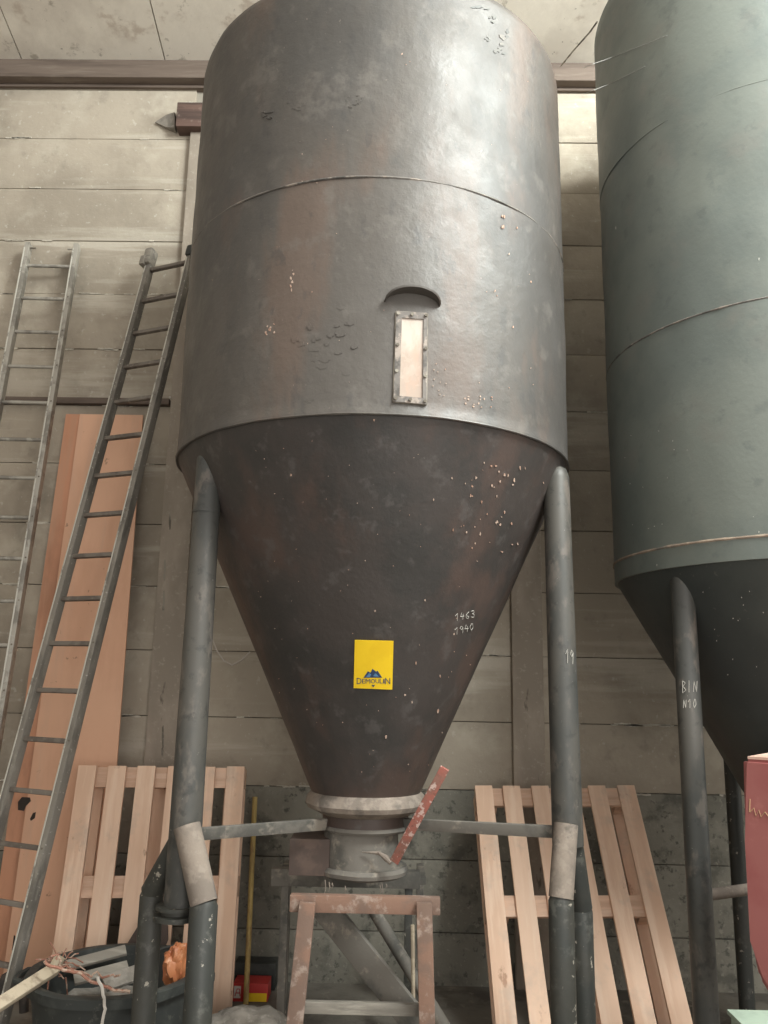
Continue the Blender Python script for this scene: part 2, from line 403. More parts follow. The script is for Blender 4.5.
# ---- silo 1
S1X, S1Y, S1R = -.108, 3.60, .850
z_rim = .919+CAM_Z; z_seam = 1.83+CAM_Z; z_top = 2.735+CAM_Z
CB = (EYE + ray(365, 799)*1).z
zc0 = at(365, 799, S1Y-.235).z
s1 = Silo(S1X, S1Y, [(.222, zc0), (S1R-.006, z_rim), (S1R, z_rim+.0001), (S1R, z_top)])
silo = thing('grain_silo', 'large black and brown steel silo with yellow sticker and sight window, centre', 'silo', (S1X, S1Y, 0))
zs = [z_rim+.004] + [z_rim+.02+i*(z_top-z_rim-.05)/46 for i in range(47)] + [z_top-.01]
prof = [(S1R-.03, z_rim-.002), (S1R+.003, z_rim-.002), (S1R+.003, z_rim+.012)] + [(S1R, z) for z in zs[1:-1]] + [(S1R-.004, z_top-.005), (S1R-.03, z_top+.012)]
for k in range(1, 8): prof.append((S1R-.03-(S1R-.2)*k/7*.98, z_top+.012+.22*k/7))
MB().lathe((S1X, S1Y), prof, 160, .006).build('cylinder', M_silo, silo, sharp=50)
prof = [(.222+(S1R-.008-.222)*k/30, zc0+(z_rim-zc0)*k/30) for k in range(31)]
MB().lathe((S1X, S1Y), prof, 160, .004).build('cone', M_cone, silo, sharp=50)
def bead(c, r, z, th, name, m, par, wob=.003):
    pts = []; n = 200
    bm = MB()
    for j in range(n+1):
        a = 2*PI*j/n
        pts.append((c[0]+r*math.cos(a), c[1]+r*math.sin(a), z+wob*noise.noise(Vector((math.cos(a)*4, math.sin(a)*4, z)))))
    bm.tube(pts, [th*(1+.5*noise.noise(Vector((j*.45, z, 0)))) for j in range(n+1)], 6)
    return bm.build(name, m, par)
bead((S1X, S1Y), S1R, z_seam, .0042, 'weld_seam', M_weld, silo)
bead((S1X, S1Y), S1R+.000, z_rim, .005, 'weld_seam', M_silo, silo)
# vertical overlap of a sheet on the upper course
CS_ = .60
def blob(S, cx, cy, rx, ry, n=9, jag=.45, off=.0010, rot=0):
    pts = []
    for j in range(n):
        a = 2*PI*j/n; k = 1+random.uniform(-jag, jag)
        x, y = rx*CS_*k*math.cos(a), ry*CS_*k*math.sin(a)
        h = S.hit(cx+x*math.cos(rot)-y*math.sin(rot), cy+x*math.sin(rot)+y*math.cos(rot))
        if h is None: return None
        pts.append(h+S.nrm(h)*off)
    return pts
def chips(S, specs, name, m, par, off=.0012):
    mb = MB()
    for sp in specs:
        p = blob(S, *sp, off=off)
        if p:
            c_ = sum(p, Vector())/len(p); n = S.nrm(c_)
            mb.slab(p, n, off+.0005)
    return mb.build(name, m, par)
rnd = random.Random(3)
sp = []
for y in range(258, 292, 4): sp.append((292+rnd.uniform(-1.5, 2), y, rnd.uniform(.8, 2.2), rnd.uniform(1, 3)))
for i in range(9): sp.append((268+rnd.uniform(-4, 7), 325+rnd.uniform(-8, 10), rnd.uniform(.5, 1.4), rnd.uniform(.8, 2.2)))
for i in range(16): sp.append((478+rnd.uniform(-14, 14), 402+rnd.uniform(-6, 6), rnd.uniform(.6, 1.6), rnd.uniform(.6, 1.6)))
for i in range(10): sp.append((440+rnd.uniform(-8, 10), 385+rnd.uniform(-30, 16), rnd.uniform(.5, 1.2), rnd.uniform(.5, 1.2)))
for p in [(405, 253), (517, 228), (509, 254), (495, 291), (402, 54), (531, 282), (513, 327), (425, 178), (430, 181)]: sp.append((p[0], p[1], 1, 1.6))
for i in range(5): sp.append((503+rnd.uniform(-2, 2), 222+rnd.uniform(-8, 8), 1.2, 2.4))
for i in range(40): sp.append((rnd.uniform(210, 550), rnd.uniform(60, 410), rnd.uniform(.4, .8), rnd.uniform(.4, 1.0)))
chips(s1, sp, 'paint_chips', M_chip, silo)['kind'] = 'stuff'
sp = []
for i in range(34): sp.append((rnd.gauss(498, 24), rnd.gauss(500, 34), rnd.uniform(.5, 1.5), rnd.uniform(.8, 2.6)))
for p in [(494, 487), (514, 480), (520, 468), (472, 548), (480, 534), (453, 530), (416, 663), (454, 634), (374, 420), (291, 475), (496, 466), (452, 478), (440, 676), (405, 695), (412, 702), (438, 711), (386, 737), (425, 600), (375, 611)]:
    sp.append((p[0], p[1], rnd.uniform(.8, 1.7), rnd.uniform(1.2, 3.4)))
for i in range(90): sp.append((rnd.uniform(255, 510), rnd.uniform(440, 790), rnd.uniform(.35, .8), rnd.uniform(.35, .9)))
chips(s1, sp, 'paint_chips', M_chip, silo)['kind'] = 'stuff'
# dents with raised crusty rings
mb = MB()
for (cx, cy, rx, ry) in [(352, 101, 11, 7), (295, 104, 10, 7), (268, 115, 6, 5)]:
    for k in range(16):
        a = rnd.uniform(0, 2*PI); f = rnd.uniform(.4, 1)
        p = blob(s1, cx+rx*f*math.cos(a), cy+ry*f*math.sin(a), rnd.uniform(1, 3), rnd.uniform(.7, 1.8), off=.003)
        if p: mb.slab(p, s1.nrm(p[0]), .005)
for k in range(24):
    p = blob(s1, rnd.gauss(320, 18), rnd.gauss(345, 20), rnd.uniform(4, 9), rnd.uniform(2, 5), off=.0008, n=12)
    if p: mb.slab(p, s1.nrm(p[0]), .003)
mb.build('blistered_patch', M_silo, silo)['kind'] = 'stuff'
mb = MB()
for (cx, cy, rx, ry) in [(498, 50, 8, 5), (504, 36, 6, 6), (488, 38, 4, 3), (480, 8, 9, 3), (492, 18, 5, 4)]:
    for k in range(5):
        p = blob(s1, cx+rnd.gauss(0, rx*.5), cy+rnd.gauss(0, ry*.5), rx*.5, ry*.5, n=10)
        if p: mb.slab(p, s1.nrm(p[0]), .002)
mb.build('scraped_patch', M_pipe, silo)['kind'] = 'stuff'

# sight window: frame, pane, bolts
C4 = [s1.hit(396, 312), s1.hit(427, 314), s1.hit(426, 405), s1.hit(393, 402)]
cen = sum(C4, Vector())/4; n = s1.nrm(cen); tx = Vector((0, 0, 1)).cross(n).normalized()
# local frame: tx to the photo's right, ty up
ty = n.cross(tx)
def loc2(p): d = p-cen; return (d.dot(tx), d.dot(ty))
q = [loc2(p) for p in C4]
def W3(x, y, h=0): 
    # follow the drum's curve
    h0 = -(x*x)/(2*S1R)
    return cen+tx*x+ty*y+n*(h+h0)
def quadlerp(u, v):
    a = Vector(q[3]).lerp(Vector(q[2]), u); b_ = Vector(q[0]).lerp(Vector(q[1]), u); return a.lerp(b_, v)
fr = MB()
def strip(mb, u0, v0, u1, v1, h0, h1):
    a = [quadlerp(u0, v0), quadlerp(u1, v0), quadlerp(u1, v1), quadlerp(u0, v1)]
    P = [W3(p.x, p.y, h1) for p in a]
    mb.slab(P, n, h1-h0)
strip(fr, 0, 0, 1, .065, -.004, .010); strip(fr, 0, .93, 1, 1, -.004, .010)
strip(fr, 0, .065, .18, .93, -.004, .010); strip(fr, .88, .065, 1, .93, -.004, .010)
frame = fr.build('window_frame', M_frame, silo)
pn = MB(); strip(pn, .18, .065, .88, .93, -.004, .004)
o = pn.build('window_pane', M_glass, silo); o['label'] = 'pale sight pane'
for u, v in [(.05, .97), (.5, .97), (.95, .97), (.07, .62), (.95, .6), (.06, .03), (.5, .03), (.95, .03), (.06, .33), (.95, .3)]:
    p = quadlerp(u, v); a = W3(p.x, p.y, .008); b = MB(); b.tube([a, a+n*.008], .006, 8); b.build('bolt', M_joint, frame)
# dark gasket lip
gk = MB()
for (u0, v0, u1, v1) in [(0, 0, 0, 1), (0, 1, 1, 1), (1, 1, 1, 0), (1, 0, 0, 0)]:
    a = quadlerp(u0, v0); c_ = quadlerp(u1, v1); gk.tube([W3(a.x, a.y, .004), W3(c_.x, c_.y, .004)], .0035, 6)
gk.build('gasket', M_joint, silo)
# eyebrow hood over the window
hb = MB(); hp = []
Cl, Ct, Cr = loc2(s1.hit(384, 303)), loc2(s1.hit(412, 292)), loc2(s1.hit(440, 306))
cx_ = (Cl[0]+Cr[0])/2; hw = (Cr[0]-Cl[0])/2; hh = Ct[1]-(Cl[1]+Cr[1])/2; yb = (Cl[1]+Cr[1])/2
N_ = 24; outer = []; inner = []
for j in range(N_+1):
    a = PI-PI*j/N_
    x = cx_+hw*math.cos(a); y = yb+hh*1.0*math.sin(a)
    dep = .055*math.sin(a)**.55+.004
    outer.append((W3(x, y, -.01), W3(x, y, dep)))
    x2 = cx_+(hw-.005)*math.cos(a); y2 = yb+(hh-.006)*math.sin(a)-.001
    inner.append((W3(x2, y2, -.01), W3(x2, y2, dep-.001)))
bm = hb.bm
vo = [(bm.verts.new(a), bm.verts.new(b_)) for a, b_ in outer]; vi = [(bm.verts.new(a), bm.verts.new(b_)) for a, b_ in inner]
for j in range(N_):
    bm.faces.new((vo[j][0], vo[j][1], vo[j+1][1], vo[j+1][0])); bm.faces.new((vi[j][0], vi[j+1][0], vi[j+1][1], vi[j][1]))
    bm.faces.new((vo[j][1], vi[j][1], vi[j+1][1], vo[j+1][1])); bm.faces.new((vo[j][0], vo[j+1][0], vi[j+1][0], vi[j][0]))
for e in (0, N_): bm.faces.new((vo[e][0], vi[e][0], vi[e][1], vo[e][1]))
for f in bm.faces: f.smooth = True
hb.build('hood', M_silo, silo)

# yellow sticker on the cone
def on(S, px, py, off): h = S.hit(px, py); return h+S.nrm(h)*off
def grid(S, quad, nu, nv, off, th):
    mb = MB(); bm = mb.bm; top = []; bot = []
    for j in range(nv+1):
        for i in range(nu+1):
            u, v = i/nu, j/nv
            x = (quad[0][0]*(1-u)+quad[1][0]*u)*(1-v)+(quad[3][0]*(1-u)+quad[2][0]*u)*v
            y = (quad[0][1]*(1-u)+quad[1][1]*u)*(1-v)+(quad[3][1]*(1-u)+quad[2][1]*u)*v
            top.append(bm.verts.new(on(S, x, y, off))); bot.append(bm.verts.new(on(S, x, y, off-th)))
    W_ = nu+1
    for j in range(nv):
        for i in range(nu):
            a = j*W_+i
            bm.faces.new((top[a], top[a+1], top[a+1+W_], top[a+W_])); bm.faces.new((bot[a], bot[a+W_], bot[a+1+W_], bot[a+1]))
    for i in range(nu):
        for r_ in (0, nv*W_): bm.faces.new((top[r_+i], top[r_+i+1], bot[r_+i+1], bot[r_+i]))
    for j in range(nv):
        for c_ in (0, nu): bm.faces.new((top[j*W_+c_], top[(j+1)*W_+c_], bot[(j+1)*W_+c_], bot[j*W_+c_]))
    return mb
stk = grid(s1, [(355, 639.5), (393.3, 640.5), (392, 689), (353.8, 687.5)], 10, 4, .0055, .002).build('sticker', M_yellow, silo)
stk['label'] = 'yellow sticker with a blue mountain emblem'
def tri(S, pts, off, mb):
    P = [on(S, x, y, off) for x, y in pts]; mb.slab(P, S.nrm(P[0]), .0008)
mb = MB()
tri(s1, [(363.5, 677), (368, 670.5), (370.5, 672), (372.5, 668), (376, 671), (377.5, 670), (382, 677)], .0068, mb)
mb.build('mountain_emblem', M_navy, stk)
mb = MB()
tri(s1, [(366, 676.3), (369, 672.4), (371.2, 673.6), (370, 676.3)], .0074, mb); tri(s1, [(373, 675.5), (375, 672.5), (379, 676)], .0074, mb)
mb.build('mountain_emblem', M_blue, stk)
mb = MB(); tri(s1, [(371.5, 684.2), (375, 684.2), (373.2, 686.6)], .0068, mb)
mb.build('emblem_drop', M_navy, stk)
def text_on(S, items, name, m, par, off):
    """items: (string, x, baseline y, letter height, letter width) in rows across the surface"""
    mb = MB()
    for s_, x, y, h, wd in items:
        cu = bpy.data.curves.new('t', 'FONT'); cu.body = s_; cu.resolution_u = 2
        ob = bpy.data.objects.new('t', cu)
        me = ob.to_mesh()
        xs_ = [v.co.x for v in me.vertices]; ys_ = [v.co.y for v in me.vertices]
        x0_, x1_, y0_, y1_ = min(xs_), max(xs_), min(ys_), max(ys_)
        vv = [mb.bm.verts.new(on(S, x+(v.co.x-x0_)/(x1_-x0_)*wd, y-(v.co.y-y0_)/(y1_-y0_)*h, off)) for v in me.vertices]
        for p in me.polygons:
            try: mb.bm.faces.new([vv[i] for i in p.vertices])
            except ValueError: pass
        ob.to_mesh_clear(); bpy.data.objects.remove(ob); bpy.data.curves.remove(cu)
    return mb.build(name, m, par)
its = []; x = 357.0
for ch, wd, h in zip('DEMOULIN', (4.6, 3.0, 4.6, 4.0, 3.6, 3.0, 1.2, 5.0), (6.2, 4.4, 4.4, 4.4, 4.4, 4.4, 4.4, 6.2)):
    its.append((ch, x, 682.6+ (h-4.4)*.4, h, wd)); x += wd+.55
text_on(s1, its, 'lettering', M_navy, stk, .0072)

# chalk figures
D7 = {'1': [[(0, .35), (.5, 0), (.45, 1)]], '4': [[(.3, 0), (0, .6), (.8, .5)], [(.6, .2), (.5, 1)]],
      '6': [[(.7, 0), (.1, .5), (.1, .9), (.5, 1), (.7, .7), (.2, .6)]], '3': [[(.1, .1), (.6, 0), (.7, .3), (.35, .45), (.75, .6), (.6, .95), (.05, .9)]],
      '9': [[(.7, .2), (.3, 0), (.05, .3), (.4, .5), (.7, .2), (.6, 1)]], '0': [[(.4, 0), (.05, .5), (.3, 1), (.7, .6), (.6, .1), (.4, 0)]],
      'B': [[(.1, 0), (.15, 1)], [(.1, 0), (.7, .15), (.2, .45), (.8, .75), (.15, 1)]], 'l': [[(.3, 0), (.3, 1)]], 'u': [[(.1, .1), (.1, .9), (.6, .9), (.7, .1)]],
      'n': [[(.1, 1), (.2, .1), (.7, 1), (.8, .1)]]}
def scribble(S, mb, s_, x, y, dx, dy, w_, h_, th=.0012):
    for i, ch in enumerate(s_):
        for st in D7[ch]:
            S.stroke(mb, [(x+i*dx+a*w_, y+i*dy+b_*h_) for a, b_ in st], th)
mb = MB(); scribble(s1, mb, '1463', 455, 613.5, 5.2, -1.0, 4.6, 7); mb.build('chalk_writing', M_chalk, silo)
mb = MB(); scribble(s1, mb, '1940', 454.5, 627.5, 5.0, -1.4, 4.8, 7); mb.build('chalk_writing', M_chalk, silo)

# outlet: dusty flange, neck, spout
def zat(y, Y): return at(365, y, Y).z
Yf = S1Y-.24
fl = MB().lathe((S1X, S1Y), [(.10, zat(824, Yf)), (.185, zat(822, Yf)), (.238, zat(815, Yf)), (.247, zat(810, Yf)), (.240, zat(803, Yf)), (.218, zat(797, Yf)), (.10, zat(794, Yf))], 96, .004)
o = fl.build('outlet_flange', M_dust, silo); o['label'] = 'outlet flange coated with beige dust'
Yn = S1Y-.18
nk = MB().lathe((S1X, S1Y), [(.10, zat(834, Yn)), (.176, zat(834, Yn)), (.176, zat(818, Yn)), (.10, zat(817, Yn))], 96)
nk.build('neck', M_cone, silo)
lo = MB().lathe((S1X, S1Y), [(.08, zat(838, Yn)), (.172, zat(837, Yn)), (.184, zat(834, Yn)), (.180, zat(830.5, Yn)), (.08, zat(830, Yn))], 96, .003)
lo.build('neck_ring', M_dusty, silo)
spx = at(361, 850, S1Y).x
sp_ = MB().lathe((spx, S1Y), [(.150, zat(876, S1Y-.15)), (.154, zat(862, S1Y-.15)), (.152, zat(848, S1Y-.15)), (.150, zat(835, S1Y-.15))], 96, .002)
sp_.build('spout', M_dusty, silo)
lr = MB().lathe((spx+.014, S1Y), [(.155, zat(884, S1Y-.17)), (.176, zat(881, S1Y-.17)), (.180, zat(877, S1Y-.17)), (.172, zat(873, S1Y-.17)), (.150, zat(873, S1Y-.17))], 96, .006)
lr.build('spout_ring', M_dusty, silo)
hb = MB(); a = at(292, 869, S1Y+.02); c_ = at(324, 834, S1Y+.02); hb.box((a.x, S1Y-.10, a.z), (spx-.12, S1Y+.12, c_.z), bevel=.004)  # plain dark box filling the space left of the spout
hb.build('dark_box', M_rust, silo)
# red slide-gate handle
hd = MB(); a = at(394, 862, S1Y-.20); c_ = at(445, 768, S1Y-.34)
hd.bar(a, c_, .036, .012, up=(0, -1, .2), bevel=.003)
o = hd.build('gate_handle', M_red_rust, silo); o['label'] = 'flaking red gate handle'
wb = MB(); wb.tube([at(378, 852, S1Y-.18), at(386, 858, S1Y-.19), at(391, 863, S1Y-.2)], [.004, .012, .009], 10)
wb.tube([at(362, 852, S1Y-.165), at(378, 853, S1Y-.175), at(391, 861, S1Y-.185)], [.002, .007, .004], 8)
wb.build('dusty_cobweb', M_dust, silo)  # dust-coloured cobweb strands beside the gate handle
# stringy dust hanging from the spout ring
mb = MB()
for px, py, l in [(325, 880, 14), (329, 882, 9), (332, 883, 5), (345, 886, 6), (380, 885, 9), (382, 884, 11), (386, 884, 4)]:
    a = at(px, py, S1Y-.17); mb.tube([a, a+Vector((.004, 0, -l*.0022)), a+Vector((-.003, 0, -l*.0042))], [.0022, .0015, .0008], 5)
mb.build('hanging_dust', M_dust, silo)['kind'] = 'stuff'

def circ_at(S, px, py, rr, near=True):
    """point where the sight line through (px,py) meets the vertical tube of radius rr round the silo axis"""
    d = ray(px, py); a = d.x**2+d.y**2; bx = EYE.x-S.c[0]; by = EYE.y-S.c[1]
    b_ = 2*(bx*d.x+by*d.y); c_ = bx*bx+by*by-rr*rr; disc = b_*b_-4*a*c_
    t = (-b_+(-1 if near else 1)*math.sqrt(max(0, disc)))/(2*a)
    return EYE+d*t
def leg(S, par, base, ztop, r, m=M_pipe, zbot=0, dx=0, k=1.0):
    b = MB(); pts = [(base.x, base.y, zbot), (base.x+dx, base.y, ztop-.05), (base.x+dx, base.y, ztop-.015), (base.x+dx, base.y, ztop)]
    b.tube(pts, [r, r*k, r*k*.8, r*k*.35], 28)
    return b.build('leg', m, par, sharp=60)
class Pipe:   # vertical round pipe: lets chalk lie on it
    def __init__(s, x, y, r): s.c = (x, y); s.rad = r
    def r(s, z): return s.rad
    hit = Silo.hit; nrm = Silo.nrm; stroke = Silo.stroke
LR = .060
L1 = circ_at(s1, 187, 805, S1R-.075)
zk = at(187, 830, L1.y).z
lg = leg(s1, silo, L1, z_rim-.02, LR, zbot=at(180, 908, L1.y).z, dx=.004, k=.83)
print('LEGS', L1)
cl = MB(); zc_ = at(187, 512, L1.y).z; cl.lathe((L1.x+.003, L1.y), [(.045, zc_-.005), (.0535, zc_-.004), (.0535, zc_+.004), (.045, zc_+.005)], 32); cl.build('pipe_joint', M_pipe, lg)
fz = at(176, 910, L1.y).z
ff = MB(); ff.lathe((L1.x-.012, L1.y), [(.03, fz-.030), (.080, fz-.028), (.080, fz-.012), (.055, fz-.010), (.055, fz+.004), (.074, fz+.006), (.074, fz+.018), (.03, fz+.02)], 36)
ff.build('foot_flange', M_pipe_dark, lg)
# right fork (dust-covered elbow) and left fork of the left leg
def fork(px1, py1, px2, py2, Ya, Yb, r, dusty, par):
    a = at(px1, py1, Ya); c_ = at(px2, py2, Yb)
    root = MB()
    root.tube([a, c_], r, 24)
    o_ = root.build('leg_elbow', M_dust if dusty else M_pipe_dark, par, sharp=60)
    v = MB(); v.tube([(c_.x, c_.y, 0), (c_.x, c_.y, c_.z-.01), (c_.x, c_.y, c_.z+.012)], [r*1.02, r*1.02, r*.8], 24)
    v.build('leg_foot', M_pipe_dark, par, sharp=60)
    if dusty: o_['label'] = 'elbow coated with beige dust'
fork(187, 826, 204, 903, L1.y-.05, L1.y-.10, .047, True, lg)
fork(182, 838, 152, 892, L1.y+.03, L1.y+.10, .042, False, lg)
L2_ = circ_at(s1, 567, 805, S1R-.03)
lg = leg(s1, silo, L2_, z_rim-.03, LR-.002, zbot=at(571, 845, L2_.y).z, dx=-.010, k=.90)
fork(566, 824, 561, 898, L2_.y-.05, L2_.y-.10, .044, True, lg)
fork(571, 838, 581, 908, L2_.y+.02, L2_.y+.07, .042, False, lg)
P2 = Pipe(L2_.x-.012, L2_.y, LR-.001)
mb = MB(); scribble(P2, mb, '19', 565.5, 649, 4.6, 1.0, 4.0, 14); mb.build('chalk_writing', M_chalk, silo)
# brace bars between legs and spout
def brace(par, a, c_, m=M_dusty):
    b = MB(); b.bar(a, c_, .045, .014, up=(0, 1, .2), bevel=.002); 
    return b.build('brace_bar', m, par)
brace(silo, at(199, 834, L1.y), at(326, 824, S1Y-.12))
brace(silo, at(404, 824, S1Y-.08), at(560, 832, L2_.y))

# ---- silo 2
S2X, S2Y, S2R = 1.742, 3.62, .765
z2b = .555+CAM_Z; z2s = 1.464+CAM_Z; z2t = 2.385+CAM_Z; z2top = 3.30+CAM_Z
z2l = z2b-.082
zc2 = .30
s2 = Silo(S2X, S2Y, [(.20, CAM_Z-.55), (S2R-.008, z2l), (S2R, z2l+.0001), (S2R, z2top)])
silo2 = thing('grain_silo', 'green-grey steel silo cut off by the right edge, rusty weld line round its base', 'silo', (S2X, S2Y, 0))
prof = [(S2R-.03, z2l-.002), (S2R, z2l-.002)]+[(S2R, z2l+.01+i*(z2top-z2l-.03)/50) for i in range(51)]+[(S2R-.03, z2top+.01)]
for k in range(1, 7): prof.append((S2R-.03-(S2R-.2)*k/6*.95, z2top+.01+.2*k/6))
MB().lathe((S2X, S2Y), prof, 160, .005).build('cylinder', M_silo2, silo2, sharp=50)
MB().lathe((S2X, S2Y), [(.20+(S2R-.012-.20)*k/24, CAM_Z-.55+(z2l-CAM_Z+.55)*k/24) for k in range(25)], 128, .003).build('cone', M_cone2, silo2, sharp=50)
bead((S2X, S2Y), S2R, z2s, .0040, 'weld_seam', M_weld, silo2)
bead((S2X, S2Y), S2R, z2t, .0025, 'weld_seam', M_silo2, silo2)
bead((S2X, S2Y), S2R, z2b, .0060, 'weld_seam', M_weld2, silo2)['label'] = 'rusty weld line'
MB().lathe((S2X, S2Y), [(.08, CAM_Z-.80), (.15, CAM_Z-.80), (.15, CAM_Z-.62), (.22, CAM_Z-.60), (.22, CAM_Z-.54), (.08, CAM_Z-.54)], 64).build('spout', M_dusty, silo2)
K1 = circ_at(s2, 696, 830, S2R-.075)
leg(s2, silo2, K1, at(681, 562, K1.y).z, .045)
K2 = at(739, 880, 4.25)
b = MB(); b.tube([(K2.x, K2.y, 0), (K2.x, K2.y, z2l-.35)], .036, 20); b.build('leg', M_pipe_dark, silo2)
K3 = Vector((S2X+.62, S2Y-.30, 0))
leg(s2, silo2, K3, z2l-.02, .045)
mb = MB(); P3 = Pipe(K1.x, K1.y, .045)
scribble(P3, mb, 'Bln', 682, 681, 5.4, -.6, 5, 12); mb.build('chalk_writing', M_chalk, silo2)
mb = MB(); scribble(P3, mb, 'n10', 683, 699, 5.0, 0, 4, 9); mb.build('chalk_writing', M_chalk, silo2)
b = MB(); b.tube([at(708, 895, K1.y+.05), at(785, 884, S2Y-.12)], .021, 14); b.build('brace_bar', M_dust, silo2)
sp = []
for p in [(670, 200), (616, 228), (660, 213), (668, 230), (651, 226), (759, 259), (710, 470), (657, 565), (700, 494), (714, 469), (759, 532)]: sp.append((p[0], p[1], rnd.uniform(.6, 1.2), rnd.uniform(.8, 2.6)))
for i in range(30): sp.append((rnd.uniform(615, 765), rnd.uniform(430, 530), .6, .7))
for i in range(12): sp.append((rnd.uniform(700, 765), rnd.uniform(570, 700), .6, .8))
chips(s2, sp, 'paint_chips', M_chalk, silo2)['kind'] = 'stuff'

# ---------------------------------------------------------------- pallets
def pallet(M, label, W_=.80, mid=.545):
    kx = W_/.80; bw = .088
    root = thing('wooden_pallet', label, 'pallet', matrix=M, group='pine pallets leaning on the wall')
    rr = random.Random(len(label))
    for i in range(6):
        x = i*(W_-bw)/5; b = MB(); j = rr.uniform(-.003, .003)
        b.box((x+j, rr.uniform(-.004, .002), 0), (x+j+bw, 1.2+rr.uniform(-.004, .004), .020), bevel=.0015)
        b.build('deck_board', M_pallet, root)
    for y in (.0, mid, 1.10):
        b = MB(); b.box((.002, y+.002, .0205), (W_, y+.098, .040), bevel=.0015); b.build('cross_board', M_palletx, root)
    for y in (.0, mid, 1.10):
        for x in (.0, W_/2-.055, W_-.11):
            b = MB(); b.box((x+.004, y+.004, .0405), (x+.11, y+.094, .115), bevel=.002); b.build('block', M_palletx, root)
    for x in (.0, W_/2-.055, W_-.11):
        b = MB(); b.box((x+.002, .002, .1155), (x+.108, 1.198, .135), bevel=.0015); b.build('base_board', M_pallet, root)
    return root
def frame_from(TL, TR, BL):
    TL, TR, BL = Vector(TL), Vector(TR), Vector(BL)
    x = (TR-TL).normalized(); y = (BL-TL); y = (y-x*y.dot(x)).normalized(); z = x.cross(y)
    return axes(TL, x, y, z)
def grounded(M, L=1.2, thick=.14, W_=.8):
    # lower the frame so that its lowest corner touches the floor
    zmin = min((M @ Vector((x, y, z))).z for x in (0, W_) for y in (0, L) for z in (0, thick))
    return zmin
Mp = frame_from((.418, 4.455, CAM_Z-.492), (1.246, 4.457, CAM_Z-.474), (.475, 3.76, CAM_Z-1.415))
pr = pallet(Mp, 'pine pallet leaning against the wall behind the right silo leg', .812)
Mq = frame_from(at(78, 766, 4.27), at(244, 767, 4.33), at(46, 1006, 4.06))
pl = pallet(Mq, 'pine pallet leaning on plywood and wall behind the left silo leg and black tub', .818, .495)
print('PALLET', grounded(Mp), grounded(Mq))

# ---------------------------------------------------------------- plywood sheets
def sheet(name, label, P, m, th=.012):
    n_ = (Vector(P[1])-Vector(P[0])).cross(Vector(P[3])-Vector(P[0])).normalized()
    if n_.y > 0: n_ = -n_
    b = MB(); b.slab(P, n_, th); o_ = b.build(name, m); return put(o_, label, 'board', 'plywood boards leaning on the wall') if label else o_
def down(px1, py1, Y1, px2, py2, Y2):
    """extend the line through two seen points to the floor"""
    a = at(px1, py1, Y1); c_ = at(px2, py2, Y2); t = a.z/(a.z-c_.z); return a+(c_-a)*t
TLb, TRb = at(66, 414, 4.64), at(120, 415, 4.64)
sheet('plywood_sheet', 'darker orange plywood board, its edge showing at the left behind the other board', [TLb, TRb, down(120, 415, 4.64, 80, 761, 4.57), down(66, 414, 4.64, 18, 750, 4.57)], M_ply2)
fp = sheet('plywood_sheet', 'tall pinkish plywood board with torn dark holes behind the steep ladder', [at(80, 414, 4.61), at(143, 415, 4.61), down(143, 415, 4.61, 117, 761, 4.505), down(80, 414, 4.61, 27, 800, 4.50)], M_ply)

_n = (at(143, 415, 4.61)-at(80, 414, 4.61)).cross(at(27, 800, 4.50)-at(80, 414, 4.61)).normalized()
if _n.y > 0: _n = -_n
_p0 = at(80, 414, 4.61)
def on_plane(px, py, off):
    d = ray(px, py); t = (_p0-EYE).dot(_n)/d.dot(_n); return EYE+d*t+_n*off
for pts in ([(18, 802), (22, 797), (30, 797.5), (31, 801), (26, 806), (24, 811), (18, 810)], [(30, 819), (33, 813), (36, 812), (35, 818), (31, 821)], [(12, 950), (14, 935), (15.5, 936), (14, 955)]):
    b = MB(); b.slab([on_plane(x, y, .0012) for x, y in pts], _n, .0015); b.build('torn_hole', M_char, fp)
# ---------------------------------------------------------------- ladders
def ladder(P0, d, u, n, label, group, rail_m, rung_m, rail_w, rail_d, top_ext, r_rung, rung_box, edge):
    """P0: left end of the top rung; d: rung-to-rung step; u: left rail to right rail"""
    P0, d, u = Vector(P0), Vector(d), Vector(u)
    s = d.length; y = d.normalized(); x = (u-y*u.dot(y)); W_ = x.length; x.normalize(); z = x.cross(y)
    M = axes(P0, x, y, z)      # local: x across, y down the ladder, z away from the viewer
    root = thing('ladder', label, 'ladder', matrix=M, group=group)
    # length to the floor
    L = (P0.z)/(-y.z) - .012
    for k, xx in enumerate((0, W_)):
        b = MB(); LL = L if True else L
        b.box((xx-rail_w/2, -top_ext[k], -rail_d/2), (xx+rail_w/2, LL-.03, rail_d/2), bevel=.003)
        rl = b.build('rail', rail_m, root)
        if edge:
            e = MB(); e.box((xx-rail_w/2-.001, -top_ext[k]+.04, -rail_d/2-.0015), (xx-rail_w/2+.007, LL-.05, -rail_d/2+.004), bevel=.001)  # paler strip along the left front corner of each rail
            e.build('edge_strip', M_edge, rl)
            for j in range(int(L/s)):
                c_ = MB(); c_.tube([(xx+.003, j*s, -rail_d/2-.0012), (xx+.003, j*s, -rail_d/2+.003)], .005, 8)
                if k == 1: c_.build('rivet', M_joint, rl)
    for j in range(n):
        if j*s > L-.1: break
        b = MB()
        if rung_box: b.box((.003, j*s-.011, -.012), (W_-.003, j*s+.011, .012), bevel=.004)
        else: b.tube([(.003, j*s, 0), (W_-.003, j*s, 0)], r_rung, 14)
        b.build('rung', rung_m, root)
    return root, W_, L
k = 4.60/4.5
l1, W1, _ = ladder((-2.214*k, 4.60, CAM_Z+2.389*k), Vector((.0026, -.0326, -.2227))*k, Vector((.285, .013, .002))*k, 17,
    'narrow pale grey ladder at the far left edge, flat against the wall', 'ladders leaning on the wall', M_alu, M_alu, .030, .05, (.155, .155), .011, False, True)
